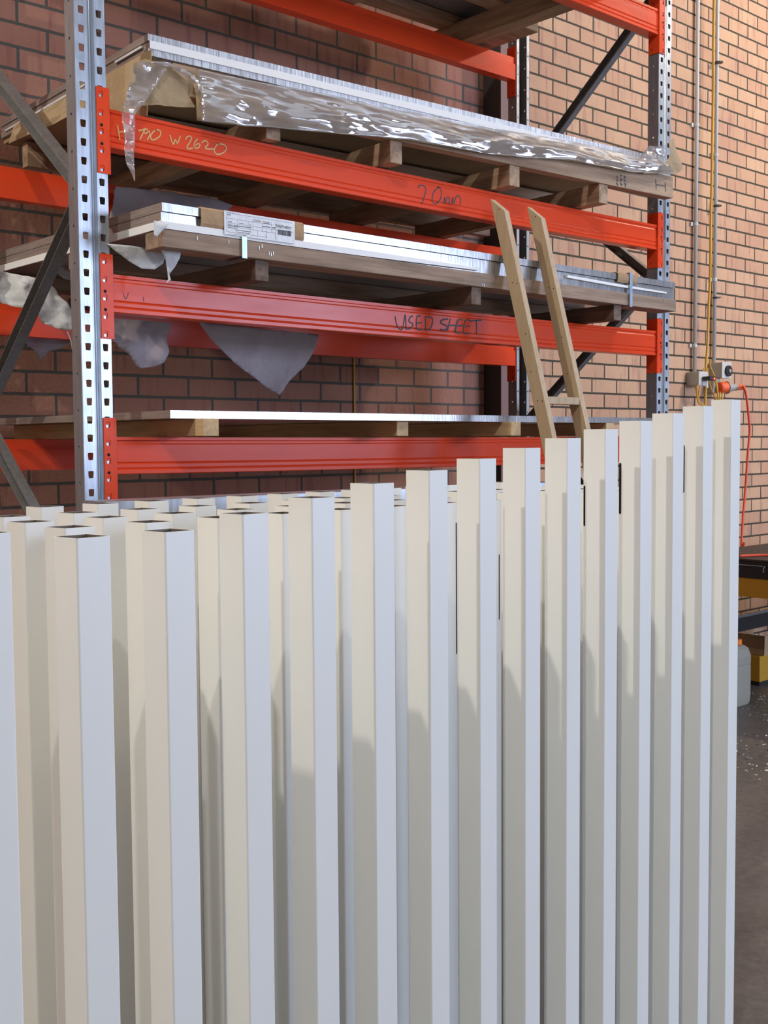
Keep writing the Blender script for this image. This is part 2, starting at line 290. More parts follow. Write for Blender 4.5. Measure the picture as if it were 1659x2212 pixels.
OUT = {"P_A": [[0.1689, 0.3, 1.939], [0.3772, 0.3, 1.9407], [0.3803, 0.3, 1.9162], [0.3654, 0.3, 1.8967], [0.3644, 0.3, 1.8472], [0.3385, 0.3, 1.809], [0.2992, 0.3, 1.7951], [0.2606, 0.3, 1.7887], [0.2435, 0.3, 1.796], [0.2169, 0.3, 1.828], [0.1836, 0.3, 1.8534], [0.1673, 0.3, 1.8735]], "P_B": [[0.5055, 0.35, 1.9532], [1.0101, 0.35, 1.9409], [0.987, 0.35, 1.8944], [0.9503, 0.35, 1.8233], [0.8794, 0.35, 1.7657], [0.8356, 0.35, 1.7201], [0.7686, 0.35, 1.7557], [0.687, 0.35, 1.7998], [0.6081, 0.35, 1.8557], [0.5392, 0.35, 1.9168]], "P_C": [[-0.1173, 0.55, 2.0889], [-0.0799, 0.55, 2.0984], [0.034, 0.55, 2.0791], [0.086, 0.55, 2.0593], [0.1322, 0.55, 2.0323], [0.1687, 0.55, 1.9978], [0.1738, 0.55, 1.9293], [0.136, 0.55, 1.9176], [0.1023, 0.55, 1.9187], [0.0532, 0.55, 1.9402], [0.0343, 0.55, 1.9695], [0.0119, 0.55, 1.98], [-0.0453, 0.55, 1.9939], [-0.12, 0.55, 1.9941]], "P_D": [[0.1403, 0.88, 1.9333], [0.3329, 0.88, 1.9377], [0.3287, 0.88, 1.9168], [0.2722, 0.88, 1.8866], [0.2354, 0.88, 1.878], [0.2092, 0.88, 1.8464], [0.1846, 0.88, 1.8688], [0.15, 0.88, 1.9005]], "P_E": [[0.4142, 0.7, 2.4422], [0.5369, 0.7, 2.4463], [0.6486, 0.7, 2.4518], [0.7816, 0.7, 2.4598], [0.9155, 0.7, 2.4459], [0.884, 0.7, 2.4095], [0.729, 0.7, 2.3546], [0.3805, 0.7, 2.2854], [0.3933, 0.7, 2.3532]], "P_F1": [[-0.0197, -0.02, 2.1036], [0.1466, -0.02, 2.1057], [0.1689, -0.02, 2.1026], [0.1521, -0.02, 2.0651], [0.1262, -0.02, 2.0461], [0.0885, -0.02, 2.0452], [0.0456, -0.02, 2.0626], [0.0097, -0.02, 2.0829]], "P_F2": [[0.0822, -0.12, 2.0858], [0.1444, -0.12, 2.0818], [0.1409, -0.12, 2.0654], [0.1246, -0.12, 2.0397], [0.1074, -0.12, 2.0194], [0.112, -0.12, 2.0038], [0.0956, -0.12, 1.9917], [0.1033, -0.12, 2.0057], [0.1013, -0.12, 2.0268], [0.097, -0.12, 2.0582]], "P_G": [[0.0274, -0.178, 2.1471], [0.0724, -0.178, 2.1423], [0.0508, -0.178, 2.1215], [0.0354, -0.178, 2.1043], [0.0265, -0.178, 2.1084]], "P_H": [[0.1193, 0.6, 2.1392], [0.1974, 0.6, 2.1185], [0.1966, 0.6, 2.0856], [0.1589, 0.6, 2.0929], [0.1322, 0.6, 2.1123]], "string": [[0.1138, 0.5, 1.9093], [0.1265, 0.5, 1.8793], [0.134, 0.5, 1.8303], [0.1395, 0.5, 1.781], [0.1414, 0.5, 1.7501]], "kr_flap": [[0.0536, -0.0316, 2.5961], [0.0998, -0.0341, 2.6212], [0.1723, -0.0382, 2.6128], [0.2385, -0.0419, 2.5861], [0.2351, -0.0417, 2.5504], [0.2562, -0.0429, 2.5166], [0.194, -0.0394, 2.5079], [0.1386, -0.0363, 2.5027], [0.0971, -0.034, 2.4965], [0.0334, -0.0304, 2.4773], [0.0506, -0.0314, 2.5729]], "strand": [[0.0689, -0.0504, 2.6037], [0.1329, -0.054, 2.6121], [0.1615, -0.0556, 2.6086], [0.1291, -0.0538, 2.5543], [0.1079, -0.0526, 2.5275], [0.0868, -0.0514, 2.4964], [0.0632, -0.0501, 2.4628], [0.0648, -0.0502, 2.4178], [0.0563, -0.0497, 2.3779], [0.0474, -0.0492, 2.3199], [0.0388, -0.0487, 2.2688], [0.0272, -0.0481, 2.3124], [0.0226, -0.0478, 2.3838], [0.0226, -0.0478, 2.44], [0.0207, -0.0477, 2.4666], [0.0394, -0.0488, 2.5216], [0.0606, -0.05, 2.5706]], "arch": [[0.108, -0.0466, 2.6097], [0.1236, -0.0475, 2.6162], [0.1653, -0.0498, 2.6205], [0.2022, -0.0519, 2.6123], [0.2315, -0.0535, 2.6076], [0.2528, -0.0547, 2.5884], [0.2689, -0.0556, 2.5774], [0.2742, -0.0559, 2.5666], [0.2588, -0.0551, 2.5497], [0.2496, -0.0545, 2.5644], [0.231, -0.0535, 2.5819], [0.2018, -0.0519, 2.596], [0.165, -0.0498, 2.6062], [0.1337, -0.048, 2.6034]], "dr_top": [[0.256, -0.0289, 2.6223], [0.3826, -0.036, 2.6257], [0.4907, -0.042, 2.6288], [0.7011, -0.0538, 2.6374], [0.911, -0.0656, 2.6406], [1.2504, -0.0846, 2.6496], [1.4443, -0.0954, 2.6552], [1.5458, -0.1011, 2.6573], [1.8812, -0.1199, 2.6725], [2.2501, -0.1406, 2.6745], [2.382, -0.148, 2.6832]], "dr_bot": [[0.2605, -0.0511, 2.4749], [0.3654, -0.057, 2.4813], [0.501, -0.0646, 2.495], [0.7341, -0.0777, 2.5164], [0.9546, -0.09, 2.5374], [1.2286, -0.1054, 2.5502], [1.4213, -0.1162, 2.5561], [1.5858, -0.1254, 2.5695], [1.8555, -0.1405, 2.5944], [2.222, -0.161, 2.6051], [2.458, -0.1742, 2.6384]], "kr_flare": [[2.4192, -0.168, 2.6798], [2.4475, -0.1696, 2.7216], [2.4387, -0.1691, 2.7629], [2.4756, -0.1712, 2.7813], [2.5184, -0.1736, 2.7122], [2.5527, -0.1755, 2.6715], [2.4859, -0.1718, 2.6391], [2.3872, -0.1662, 2.6268], [2.2676, -0.1595, 2.6109], [2.3067, -0.1617, 2.646]], "pl_flare": [[2.2354, -0.1757, 2.6665], [2.2624, -0.1773, 2.6998], [2.2976, -0.1792, 2.7223], [2.4099, -0.1855, 2.7448], [2.4226, -0.1862, 2.7094], [2.3945, -0.1847, 2.6704], [2.2825, -0.1784, 2.653]], "w_H790": [[[0.0243, 2.4331], [0.0311, 2.3934]], [[0.0303, 2.4149], [0.0473, 2.419]], [[0.0485, 2.4386], [0.0487, 2.3998]], [[0.0883, 2.4284], [0.1044, 2.4336], [0.1111, 2.4371], [0.0931, 2.405]], [[0.1205, 2.4364], [0.1125, 2.4373], [0.107, 2.4305], [0.1122, 2.4245], [0.1231, 2.4334], [0.1256, 2.4245], [0.1172, 2.408]], [[0.1476, 2.4412], [0.1366, 2.4334], [0.1282, 2.4203], [0.1307, 2.4115], [0.1416, 2.4133], [0.1582, 2.4255], [0.1612, 2.4377], [0.1531, 2.4421], [0.1449, 2.4395]], [[0.1914, 2.4347], [0.202, 2.4106], [0.2093, 2.4248], [0.216, 2.4153], [0.2263, 2.4372]], [[0.2445, 2.4308], [0.2489, 2.4387], [0.2589, 2.4428], [0.2646, 2.439], [0.2586, 2.426], [0.2483, 2.41], [0.2539, 2.4062], [0.2697, 2.4112]], [[0.2861, 2.4403], [0.2758, 2.429], [0.2727, 2.4177], [0.2797, 2.4116], [0.2899, 2.4169], [0.293, 2.4246], [0.2858, 2.4258], [0.2785, 2.4198]], [[0.2988, 2.4304], [0.3077, 2.4379], [0.3179, 2.4373], [0.3206, 2.4293], [0.3102, 2.4179], [0.3247, 2.4166], [0.341, 2.4205]], [[0.3605, 2.4396], [0.3485, 2.4291], [0.3423, 2.4159], [0.3481, 2.4071], [0.3629, 2.4083], [0.381, 2.4198], [0.3857, 2.4316], [0.3754, 2.4384], [0.3575, 2.4379]]], "w_20mm": [[[1.1798, 2.4267], [1.1896, 2.4371], [1.2122, 2.4366], [1.2181, 2.4215], [1.2058, 2.3904], [1.2004, 2.3711], [1.2117, 2.3688], [1.2254, 2.3728]], [[1.2811, 2.4438], [1.2578, 2.4244], [1.2485, 2.4016], [1.2576, 2.384], [1.2808, 2.3925], [1.2949, 2.4188], [1.2888, 2.4395], [1.2749, 2.4429]], [[1.3041, 2.3919], [1.3105, 2.4128], [1.3135, 2.3915], [1.3238, 2.4146], [1.334, 2.4106], [1.3339, 2.3915]], [[1.345, 2.393], [1.3514, 2.4184], [1.3553, 2.3971], [1.3714, 2.425], [1.3897, 2.4209], [1.388, 2.3943]]], "w_USED": [[[1.0678, 1.9805], [1.0748, 1.9545], [1.0893, 1.938], [1.104, 1.9431], [1.1154, 1.989], [1.1202, 1.9388]], [[1.1525, 1.9873], [1.1375, 1.9799], [1.1337, 1.9663], [1.1523, 1.9595], [1.141, 1.9438], [1.1172, 1.9402]], [[1.1901, 1.9889], [1.1712, 1.9849], [1.1709, 1.9446], [1.1973, 1.9435]], [[1.171, 1.9634], [1.1952, 1.9677]], [[1.2128, 1.9877], [1.2125, 1.9428]], [[1.209, 1.9875], [1.2435, 1.9871], [1.2456, 1.9655], [1.2317, 1.9456], [1.2125, 1.9428]], [[1.3254, 1.9882], [1.2939, 1.9823], [1.2899, 1.9711], [1.3213, 1.9621], [1.3094, 1.9487], [1.2843, 1.9488]], [[1.3373, 1.9907], [1.3212, 1.9456]], [[1.3733, 1.9876], [1.357, 1.945]], [[1.3253, 1.9651], [1.3652, 1.9687]], [[1.4016, 1.9894], [1.3773, 1.9878], [1.365, 1.9454], [1.3957, 1.9445]], [[1.3732, 1.967], [1.4015, 1.9699]], [[1.4424, 1.9905], [1.4137, 1.9886], [1.4054, 1.945], [1.4365, 1.9441]], [[1.412, 1.9678], [1.4382, 1.9694]], [[1.4383, 1.988], [1.5005, 1.996]], [[1.473, 1.9914], [1.4728, 1.9434]]], "w_v": [[[0.0317, 1.9755], [0.0386, 1.9572], [0.0495, 1.977]], [[0.0947, 1.9676], [0.0975, 1.9536]]], "w_H": [[[2.3771, 2.6075], [2.3816, 2.5706]], [[2.4392, 2.6035], [2.443, 2.5661]], [[2.3798, 2.5864], [2.441, 2.5886]]], "w_stamp": [[[2.1331, 2.586], [2.1422, 2.58]], [[2.1331, 2.5739], [2.1423, 2.5679]], [[2.1332, 2.5618], [2.1409, 2.5508]], [[2.1543, 2.5914], [2.1672, 2.5917]], [[2.1559, 2.5795], [2.1696, 2.5789], [2.156, 2.5698]], [[2.1545, 2.5623], [2.1675, 2.5544]], [[2.1772, 2.5912], [2.1902, 2.5915], [2.1788, 2.5826]], [[2.1789, 2.5754], [2.1896, 2.5744]], [[2.1774, 2.563], [2.1905, 2.5623], [2.1852, 2.5519]]], "orange": [[5.1369, 1.08, 1.9099], [5.1642, 1.08, 1.8984], [5.1923, 1.08, 1.8584], [5.2132, 1.08, 1.7975], [5.2263, 1.08, 1.7362], [5.2439, 1.08, 1.6542], [5.2469, 1.08, 1.5925], [5.2319, 1.08, 1.4895], [5.222, 1.08, 1.4072], [5.2018, 1.08, 1.22], [5.1256, 1.05, 1.0422], [5.0611, 1.02, 0.8667]], "yel1": [[4.9683, 1.2, 4.4274], [4.9646, 1.2, 4.3405], [4.9592, 1.2, 4.0521], [4.9636, 1.2, 3.8137], [4.9591, 1.2, 3.4739], [4.9548, 1.2, 3.1237], [4.951, 1.2, 3.0355], [4.9482, 1.2, 2.5951], [4.9354, 1.2, 2.4054], [4.9237, 1.2, 2.1505], [4.9096, 1.2, 2.0315], [4.9073, 1.2, 1.8535], [4.904, 1.2, 1.7346]], "yel2": [[4.9231, 1.18, 2.0726], [4.9314, 1.18, 2.0247], [4.9617, 1.18, 1.9857], [4.9998, 1.18, 1.9385], [5.0197, 1.18, 1.8783], [5.0169, 1.18, 1.8254], [4.9869, 1.18, 1.8329], [4.9337, 1.18, 1.8962], [4.903, 1.18, 1.9675], [4.8948, 1.18, 2.0153]], "yel3": [[4.8844, 1.15, 1.9455], [4.9287, 1.15, 1.9349], [4.9591, 1.15, 1.8956], [4.9755, 1.15, 1.8155]], "yel4": [[4.8583, 1.18, 2.0139], [4.8303, 1.18, 1.9531], [4.7808, 1.18, 1.892], [4.782, 1.18, 1.8205], [4.8114, 1.18, 1.7892], [4.8625, 1.18, 1.7741]], "yel5": [[4.8096, 1.18, 1.8928], [4.7962, 1.18, 1.8327], [4.8043, 1.18, 1.7811]], "yel6": [[5.0134, 1.16, 1.8652], [5.0129, 1.16, 1.8125]], "yel7": [[5.0435, 1.16, 1.8659], [5.0407, 1.16, 1.8131]]}
L1, L2, L3, L4 = 1.5724, 2.0224, 2.4724, 3.3724
BL = 2.599; RD = .798; WY = 1.269

# ------------------------------------------------------------------ the room
def struct(mb, name, m, **k): return tag(mb.build(name, m, **k), kind='structure')
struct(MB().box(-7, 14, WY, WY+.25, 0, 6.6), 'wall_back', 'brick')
struct(MB().box(-7, 14, -9.3, 1.6, -.1, 0), 'floor', 'concrete')
struct(MB().box(-7.2, 14.2, -9.3, 1.6, 6.6, 6.7), 'ceiling', 'ceiling_tin')
struct(MB().box(-7.2, -7, -9.3, 1.6, 0, 6.6), 'wall_left', 'wall_paint')
struct(MB().box(14, 14.2, -9.3, 1.6, 0, 6.6), 'wall_right', 'wall_paint')
wf = MB(); wf.box(-7, 5.1, -9.3, -9.1, 0, 6.6); wf.box(9.7, 14, -9.3, -9.1, 0, 6.6); wf.box(5.1, 9.7, -9.3, -9.1, 3.95, 6.6)
struct(wf, 'wall_front', 'wall_paint')
pc = MB(); pc.box(2.885, 3.11, 1.152, WY+.01, 0, 6.6); pc.box(2.885, 3.11, 1.146, 1.152, 0, 6.6, 1)
struct(pc, 'wall_column', ['dark_steel', 'mauve_paint'])

# ------------------------------------------------------------------ pallet rack
rack = thing('pallet_rack', 'red beam and galvanised upright pallet rack standing along the brick wall', 'pallet rack', (1.3, .4, 0))
def panel(mb, P, u0, u1, z0, z1, zc0, pitch, hole, mi=0):
    """strip in (u,z) with a repeated hole; P maps (u,z) to a point; hole = list of 8 (du,dz) counter-clockwise from lower left"""
    uc = hole['u']; H = hole['p']; hh = max(q[1] for q in H)+.004; k0 = math.ceil((z0+hh-zc0)/pitch); k1 = math.floor((z1-hh-zc0)/pitch)
    zb = max(z0, zc0+k0*pitch-pitch/2); zt = min(z1, zc0+k1*pitch+pitch/2)
    for a, b in ((z0, zb), (zt, z1)):
        if b-a > 1e-4: mb.add([P(u0, a), P(u1, a), P(u1, b), P(u0, b)], [(0, 1, 2, 3)], mi)
    for k in range(k0, k1+1):
        zc = zc0+k*pitch; a, b = max(z0, zc-pitch/2), min(z1, zc+pitch/2)
        R = [(u0, a), (uc, a), (u1, a), (u1, zc), (u1, b), (uc, b), (u0, b), (u0, zc)]
        I = [(uc+du, zc+dz) for du, dz in H]
        mb.add([P(*q) for q in R+I], [(i, (i+1) % 8, 8+(i+1) % 8, 8+i) for i in range(8)], mi)
SLOT = [(-.0068, -.0098), (0, -.0102), (.0068, -.0098), (.0080, 0), (.0082, .0092), (0, .0102), (-.0082, .0092), (-.0080, 0)]
def rnd(r): return [(r*math.cos(a), r*math.sin(a)) for a in [math.radians(q) for q in (225, 270, 315, 0, 45, 90, 135, 180)]]
def upright(x0, yf, sy):
    """slotted post 90 mm wide; front face at yf, channel open towards sy"""
    mb = MB(); H = 4.9
    def F(u, z): return (x0+u, yf, z)
    panel(mb, F, 0, .036, 0, H, .019, .05, dict(u=.0195, p=SLOT)); panel(mb, F, .057, .090, 0, H, .019, .05, dict(u=.0725, p=SLOT))
    for a, b in (((.036, 0), (.041, .009)), ((.041, .009), (.0445, .009)), ((.0445, .009), (.0465, .006)), ((.0465, .006), (.0485, .009)), ((.0485, .009), (.052, .009)), ((.052, .009), (.057, 0))):
        mb.add([(x0+a[0], yf+sy*a[1], 0), (x0+b[0], yf+sy*b[1], 0), (x0+b[0], yf+sy*b[1], H), (x0+a[0], yf+sy*a[1], H)], [(0, 1, 2, 3)])
    for xx in (x0, x0+.09):
        panel(mb, lambda u, z: (xx, yf+sy*u, z), 0, .052, 0, H, .045, .1, dict(u=.026, p=rnd(.0042)))
        s = 1 if xx == x0 else -1
        panel(mb, lambda u, z: (xx+s*u, yf+sy*.052, z), 0, .018, 0, H, .095, .1, dict(u=.009, p=rnd(.004)))
    return mb
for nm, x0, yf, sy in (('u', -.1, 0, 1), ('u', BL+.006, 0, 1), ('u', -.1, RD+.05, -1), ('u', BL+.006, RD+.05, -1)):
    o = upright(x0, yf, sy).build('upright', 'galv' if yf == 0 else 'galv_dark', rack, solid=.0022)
    fp = MB().box(x0-.02, x0+.11, yf-.03*sy if sy > 0 else yf-.06, yf+.06 if sy > 0 else yf+.03, 0, .006).build('base_plate', 'galv_dark', rack)
def brace(x, a, b):
    a = Vector((x, a[0], a[1])); b = Vector((x, b[0], b[1])); d = (b-a).normalized(); n = Vector((1, 0, 0)).cross(d)
    mb = MB(); h = .019
    for P in ([(-.017, -h), (.017, -h), (.017, -h+.002), (-.015, -h+.002), (-.015, h-.002), (.017, h-.002), (.017, h), (-.017, h)],):
        mb.prism([a+Vector((p[0]*-1, 0, 0))+n*p[1] for p in P], b-a)
    return mb
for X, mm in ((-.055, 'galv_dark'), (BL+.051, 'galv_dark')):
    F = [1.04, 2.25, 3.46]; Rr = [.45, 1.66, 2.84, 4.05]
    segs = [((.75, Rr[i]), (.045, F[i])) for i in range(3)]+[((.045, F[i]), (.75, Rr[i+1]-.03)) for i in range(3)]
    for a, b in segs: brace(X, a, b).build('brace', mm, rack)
    MB().box(X-.017, X+.017, .04, .76, .2, .235).build('brace', mm, rack)
PROF = [(0, 0), (0, -.009), (.0035, -.0115), (.0035, -.0175), (.0015, -.0215), (.0015, -.028), (.0015, -.070), (.0045, -.0735), (.0015, -.077), (.0015, -.086), (.0045, -.0895), (0, -.0935), (0, -.103), (.002, -.105), (.05, -.105), (.05, -.033), (.044, -.033), (.044, 0)]
def beam(yf, sy, zt, sag, name='beam'):
    mb = MB(); n = 16; k = len(PROF); vs = []
    for i in range(n+1):
        x = BL*i/n; s = sag*4*(i/n)*(1-i/n)
        vs += [(x, yf+sy*p[0], zt+p[1]-s) for p in PROF]
    fs = [(i*k+j, i*k+(j+1) % k, (i+1)*k+(j+1) % k, (i+1)*k+j) for i in range(n) for j in range(k)]+[tuple(range(k)), tuple(range(n*k, n*k+k))]
    return mb.add(vs, fs)
CS = [(-.0052, -.008), (0, -.0085), (.0052, -.008), (.0065, 0), (.0068, .007), (0, .008), (-.0068, .007), (-.0065, 0)]
def connector(xe, s, yf, sy, zt):
    """angle-shaped end bracket; xe = beam end, s = direction towards the post"""
    mb = MB(); z0, z1 = zt-.179, zt+.053; yy = yf-sy*.0035
    panel(mb, lambda u, z: (xe+s*u, yy, z), .002, .040, z0, z1, z1-.019-.0*1, .05, dict(u=.0275, p=CS))
    panel(mb, lambda u, z: (xe+s*.002, yy+sy*u, z), 0, .052, z0, z1, z0+.018, .232-.04, dict(u=.034, p=rnd(.004)))
    for i in range(5):
        zc = z1-.019-.05*i
        mb.box(xe+s*.0275-.0055, xe+s*.0275+.0055, min(yy, yy+sy*.004)+.0012, max(yy, yy+sy*.004)+.0012, zc+.0005, zc+.009)
    for i in (2, 3):
        zc = z1-.019-.05*i+.0165; xx = xe+s*.0275; yq = yy-sy*.0017; mb.tube([(xx, yq, zc), (xx, yq+sy*.001, zc)], .0032, 10, 1)
    return mb
BEAMS = []
for lv, zt in enumerate((L1, L2, L3, L4)):
    for yf, sy, front in ((0, 1, 1), (RD+.05, -1, 0)):
        o = beam(yf, sy, zt, .004 if lv != 2 else .007).build('beam', 'rack_red', rack)
        BEAMS.append(o)
        for xe, s in ((0, -1), (BL, 1)):
            c = connector(xe, s, yf, sy, zt).build('end_connector', ['rack_red', 'void'], o, solid=.0028, loc=root_loc(rack))
            c.location = (0, 0, 0)
            for q in (1, 2):
                pass
def mark(parent, name, S, y, w, m, label=None, smooth=True):
    o = strokes(MB(), S, y, w, smooth).build(name, m, parent, loc=root_loc(parent)); o.location = (0, 0, 0)
    if label: o['label'] = label
    return o
mark(BEAMS[4], 'handwriting', OUT['w_H790'][:6], .0003, .0042, 'ink_gold', 'gold pen writing H790')
mark(BEAMS[4], 'handwriting', OUT['w_H790'][6:], .0003, .0042, 'ink_gold', 'gold pen writing W2620')
mark(BEAMS[4], 'handwriting', OUT['w_20mm'], .0009, .0040, 'ink', 'black marker writing 20mm')
mark(BEAMS[2], 'handwriting', OUT['w_USED'][:7], .0009, .0050, 'ink', 'black marker writing USED')
mark(BEAMS[2], 'handwriting', OUT['w_USED'][7:], .0009, .0050, 'ink', 'black marker writing SHEET')
mark(BEAMS[2], 'handwriting', OUT['w_v'], .0009, .0022, 'ink_pencil', 'small pencilled tick marks')

def turn(o, deg, piv):
    a = math.radians(deg); d = o.location-Vector(piv); M = Matrix.Rotation(a, 3, 'Z')
    z = o.location.z; o.location = Vector(piv)+M@d; o.location.z = z; o.rotation_euler = (0, 0, a)
PIV = (2.49, -.15, 0)
# ------------------------------------------------------------------ level 3: timber pallet, sheet pack, kraft and film
def pallet(name, label, group, x0, x1, zb, hb, zt, ht, yfront, bearers, bw, by0, by1, my, mx, ys, loc):
    p = thing(name, label, 'pallet', loc, group)
    for x in bearers: MB().box(x-bw, x, by0, by1, zb, hb).build('bearer', my, p, bevel=.002)
    for y, wd in ys: MB().box(x0 if zb < 2.3 else .19, x1, y, y+wd, hb, ht).build('board', mx, p, bevel=.002)
    return p
p3 = pallet('timber_pallet', 'pale timber pallet on the third beam level, stamped H on its end', 'timber pallets on the rack', .05, 2.492, L3, L3+.074, 0, L3+.160, -.15,
            [.557, 1.042, 1.598, 2.088], .052, -.145, .95, 'pine_y', 'pine_x', [(-.15, .045), (.36, .09), (.92, .045)], (1.3, .4, L3))
mark(p3, 'letter_stamp', OUT['w_H'], -.1508, .0045, 'ink', 'black stamped letter H', False)
mark(p3, 'letter_stamp', OUT['w_stamp'], -.1508, .0065, 'ink', 'smudged black treatment stamp', False)
def sheetpack(name, label, layers, x0, x1, y0, y1, loc, sag=0., group=None):
    t = thing(name, label, 'metal sheets', loc, group)
    for nm, z0, z1, ms, dx, dy in layers:
        mb = MB(); n = 12; vs = []
        for i in range(n+1):
            x = x0+dx+(x1-x0-2*dx)*i/n; s = sag*4*(i/n)*(1-i/n)
            vs += [(x, y0+dy, z0-s), (x, y1, z0-s), (x, y1, z1-s), (x, y0+dy, z1-s)]
        for i in range(n):
            for j in range(4): mb.add([], [(i*4+j, i*4+(j+1) % 4, i*4+4+(j+1) % 4, i*4+4+j)], (2, 0, 1, 0)[j] if len(ms) > 2 and j in (0, 2) else 0)
        mb.v = vs; mb.add([], [(0, 1, 2, 3)], 1); mb.add([], [(n*4, n*4+1, n*4+2, n*4+3)], 1)
        mb.f = [tuple(q) for q in mb.f]
        mb.build(nm, ms, t)
    return t
def fixadd():
    pass
MB_add = MB.add
def _add(s, vs, fs, mi=0):
    if not vs: s.f += [tuple(f) for f in fs]; s.m += [mi]*len(fs); return s
    return MB_add(s, vs, fs, mi)
MB.add = _add
s3 = sheetpack('metal_sheet_pack', 'pack of bare metal sheets with hatched cut edges on the third beam level', 
    [('foam_layer', 2.644, 2.662, ['kraft', 'kraft'], .01, .03), ('sheet_bundle', 2.662, 2.681, ['alu_edge', 'alu_side'], 0, 0), ('foam_layer', 2.681, 2.703, ['white_foam', 'alu_side'], .004, -.003), ('sheet_bundle', 2.703, 2.722, ['alu_edge', 'alu_side'], 0, 0)],
    .146, 2.44, -.085, 1.05, (1.3, .5, 2.644))
turn(p3, -3.2, PIV)
# white strips caught under the film at the left end
tr = MB(); tr.box(.142, .146, -.05, .12, 2.690, 2.697); tr.box(.142, .146, .22, 1.0, 2.676, 2.683); tr.build('paper_strip', 'tissue', s3); turn(s3, -3.2, PIV)
# long clear film hanging in front, over kraft paper
def drape(top, bot, name_m, dy, k=14, amp=.006, seed=1, solid=.0006, parent=None, name='film', extra=0.):
    T = smoothpath(top, 6); B = smoothpath(bot, 6); n = len(T); vs = []
    for i in range(n):
        for j in range(k+1):
            t = j/k; p = T[i].lerp(B[i], t); p = p+Vector((0, -math.sin(t*math.pi*.5)*.02*0+dy, 0))
            q = Vector((p.x*5+seed, seed, p.z*14)); a = noise.noise(q)+.6*noise.noise(q*2.7)+.35*noise.noise(q*6)
            p.y += amp*a*min(1, t*3+.15)-.012*math.sin(t*math.pi)
            p.z += extra*noise.noise(Vector((p.x*9, seed, 0)))*t
            vs.append(p)
    fs = [(i*(k+1)+j, i*(k+1)+j+1, (i+1)*(k+1)+j+1, (i+1)*(k+1)+j) for i in range(n-1) for j in range(k)]
    return MB().add(vs, fs).build(name, name_m, parent, solid=solid, smooth=True)
kr = thing('kraft_paper', 'brown kraft wrapping paper hanging under the metal sheets on the third level', 'wrapping paper', (1.3, -.1, 2.5))
KT = [Vector(p)+Vector((0, .012, -.002)) for p in OUT['dr_top']]; KB = [Vector(p)+Vector((0, .012, .006)) for p in OUT['dr_bot']]
drape(KT, KB, 'kraft', .006, 8, .004, 3, .0008, kr, 'front_fall')
sheet_poly(OUT['kr_flap'], .02, .02, 4).build('folded_corner', 'kraft', kr, solid=.0008, smooth=False)
mb = MB(); K = []
for i in range(15):
    y = .0+1.0*i/14; zt = 2.664; zb = 2.475+.11*min(1, y/.5)+.03*max(0, y-.5)
    K.append([(.139+.045*y-.02*j/4+.010*noise.noise(Vector((y*7, j, 2))), y, zt+(zb-zt)*j/4) for j in range(5)])
mb.add([p for r in K for p in r], [(i*5+j, i*5+j+1, i*5+6+j, i*5+5+j) for i in range(14) for j in range(4)])
mb.build('end_fall', 'kraft', kr, solid=.0008)
sheet_poly(OUT['kr_flare'], .02, .03, 9, 0).build('turned_up_corner', 'kraft', kr, solid=.0008)
fl = thing('clear_plastic_film', 'wrinkled shiny clear plastic film draped over the kraft paper', 'plastic film', (1.3, -.17, 2.5))
drape(OUT['dr_top'], OUT['dr_bot'], 'clear_film', -.012, 26, .012, 5, .0004, fl, 'long_fall', .006)
sheet_poly(OUT['strand'], .03, .014, 8).build('hanging_strand', 'clear_film', fl, solid=.0004, smooth=True)
sheet_poly(OUT['arch'], .02, .014, 6).build('film_arch', 'clear_film', fl, solid=.0004, smooth=True)
sheet_poly(OUT['pl_flare'], .03, .02, 2).build('loose_end', 'clear_film', fl, solid=.0004, smooth=True)

# ------------------------------------------------------------------ level 2
p2 = pallet('timber_pallet', 'weathered brown timber pallet on the second beam level with staples', 'timber pallets on the rack', .057, 2.492, L2, L2+.060, 0, L2+.108, -.17,
            [.421, 1.329, 2.135], .048, -.155, 1.0, 'old_y', 'old_x', [(-.17, .09), (.30, .07), (.85, .07)], (1.3, .4, L2))
for x, z in ((.165, 2.115), (.27, 2.118), (.375, 2.112), (.41, 2.10), (.418, 2.098), (.425, 2.102), (.385, 2.118), (1.315, 2.09), (1.325, 2.088), (2.40, 2.12)): MB().box(x, x+.0015, -.172, -.17, z-.004, z+.006).build('staple', 'galv', p2)
s2 = sheetpack('metal_sheet_pack', 'pack of bright metal sheets with a cardboard edge guard on the second level',
    [('sheet_bundle', 2.131, 2.1765, ['alu_edge2', 'alu_side'], 0, .006), ('sheet_bundle', 2.178, 2.201, ['alu_edge2', 'alu_side'], 0, 0)],
    .06, 2.49, -.165, 1.03, (1.3, .4, 2.131))
for a, b, c in (((.055, 2.131, 2.150), (.75, 2.131, 2.150), (1.30, 2.137, 2.145)), ((1.78, 2.156, 2.166), (2.085, 2.150, 2.160), (2.42, 2.150, 2.156))):
    mb = MB(); mb.prism([(a[0], -.1715, a[1]), (b[0], -.1715, b[1]), (c[0], -.1715, c[1]), (c[0], -.1715, c[2]), (b[0], -.1715, b[2]), (a[0], -.1715, a[2])], (0, .012, 0)); mb.build('foam_strip', 'white_foam', s2)
MB().box(.0535, .0595, -.168, 1.03, 2.131, 2.152).build('foam_strip', 'white_foam', s2)
g = thing('edge_guard', 'brown cardboard edge guard carrying the white shipping label', 'cardboard', (.36, -.17, 2.15))
def guard(x0, x1, z0, z1, par, y=-.172):
    mb = MB(); P = [(y+.002, z0), (y-.0015, z0+.01), (y-.002, (z0+z1)/2), (y-.001, z1-.006), (y+.006, z1), (y+.06, z1+.001)]
    Q = [(a+.003, b-.0025 if i > 3 else b) for i, (a, b) in enumerate(P)]
    return mb.prism([(x0, a, b) for a, b in P+Q[::-1]], (x1-x0, 0, 0)).build('cardboard_fold', 'cardboard', par)
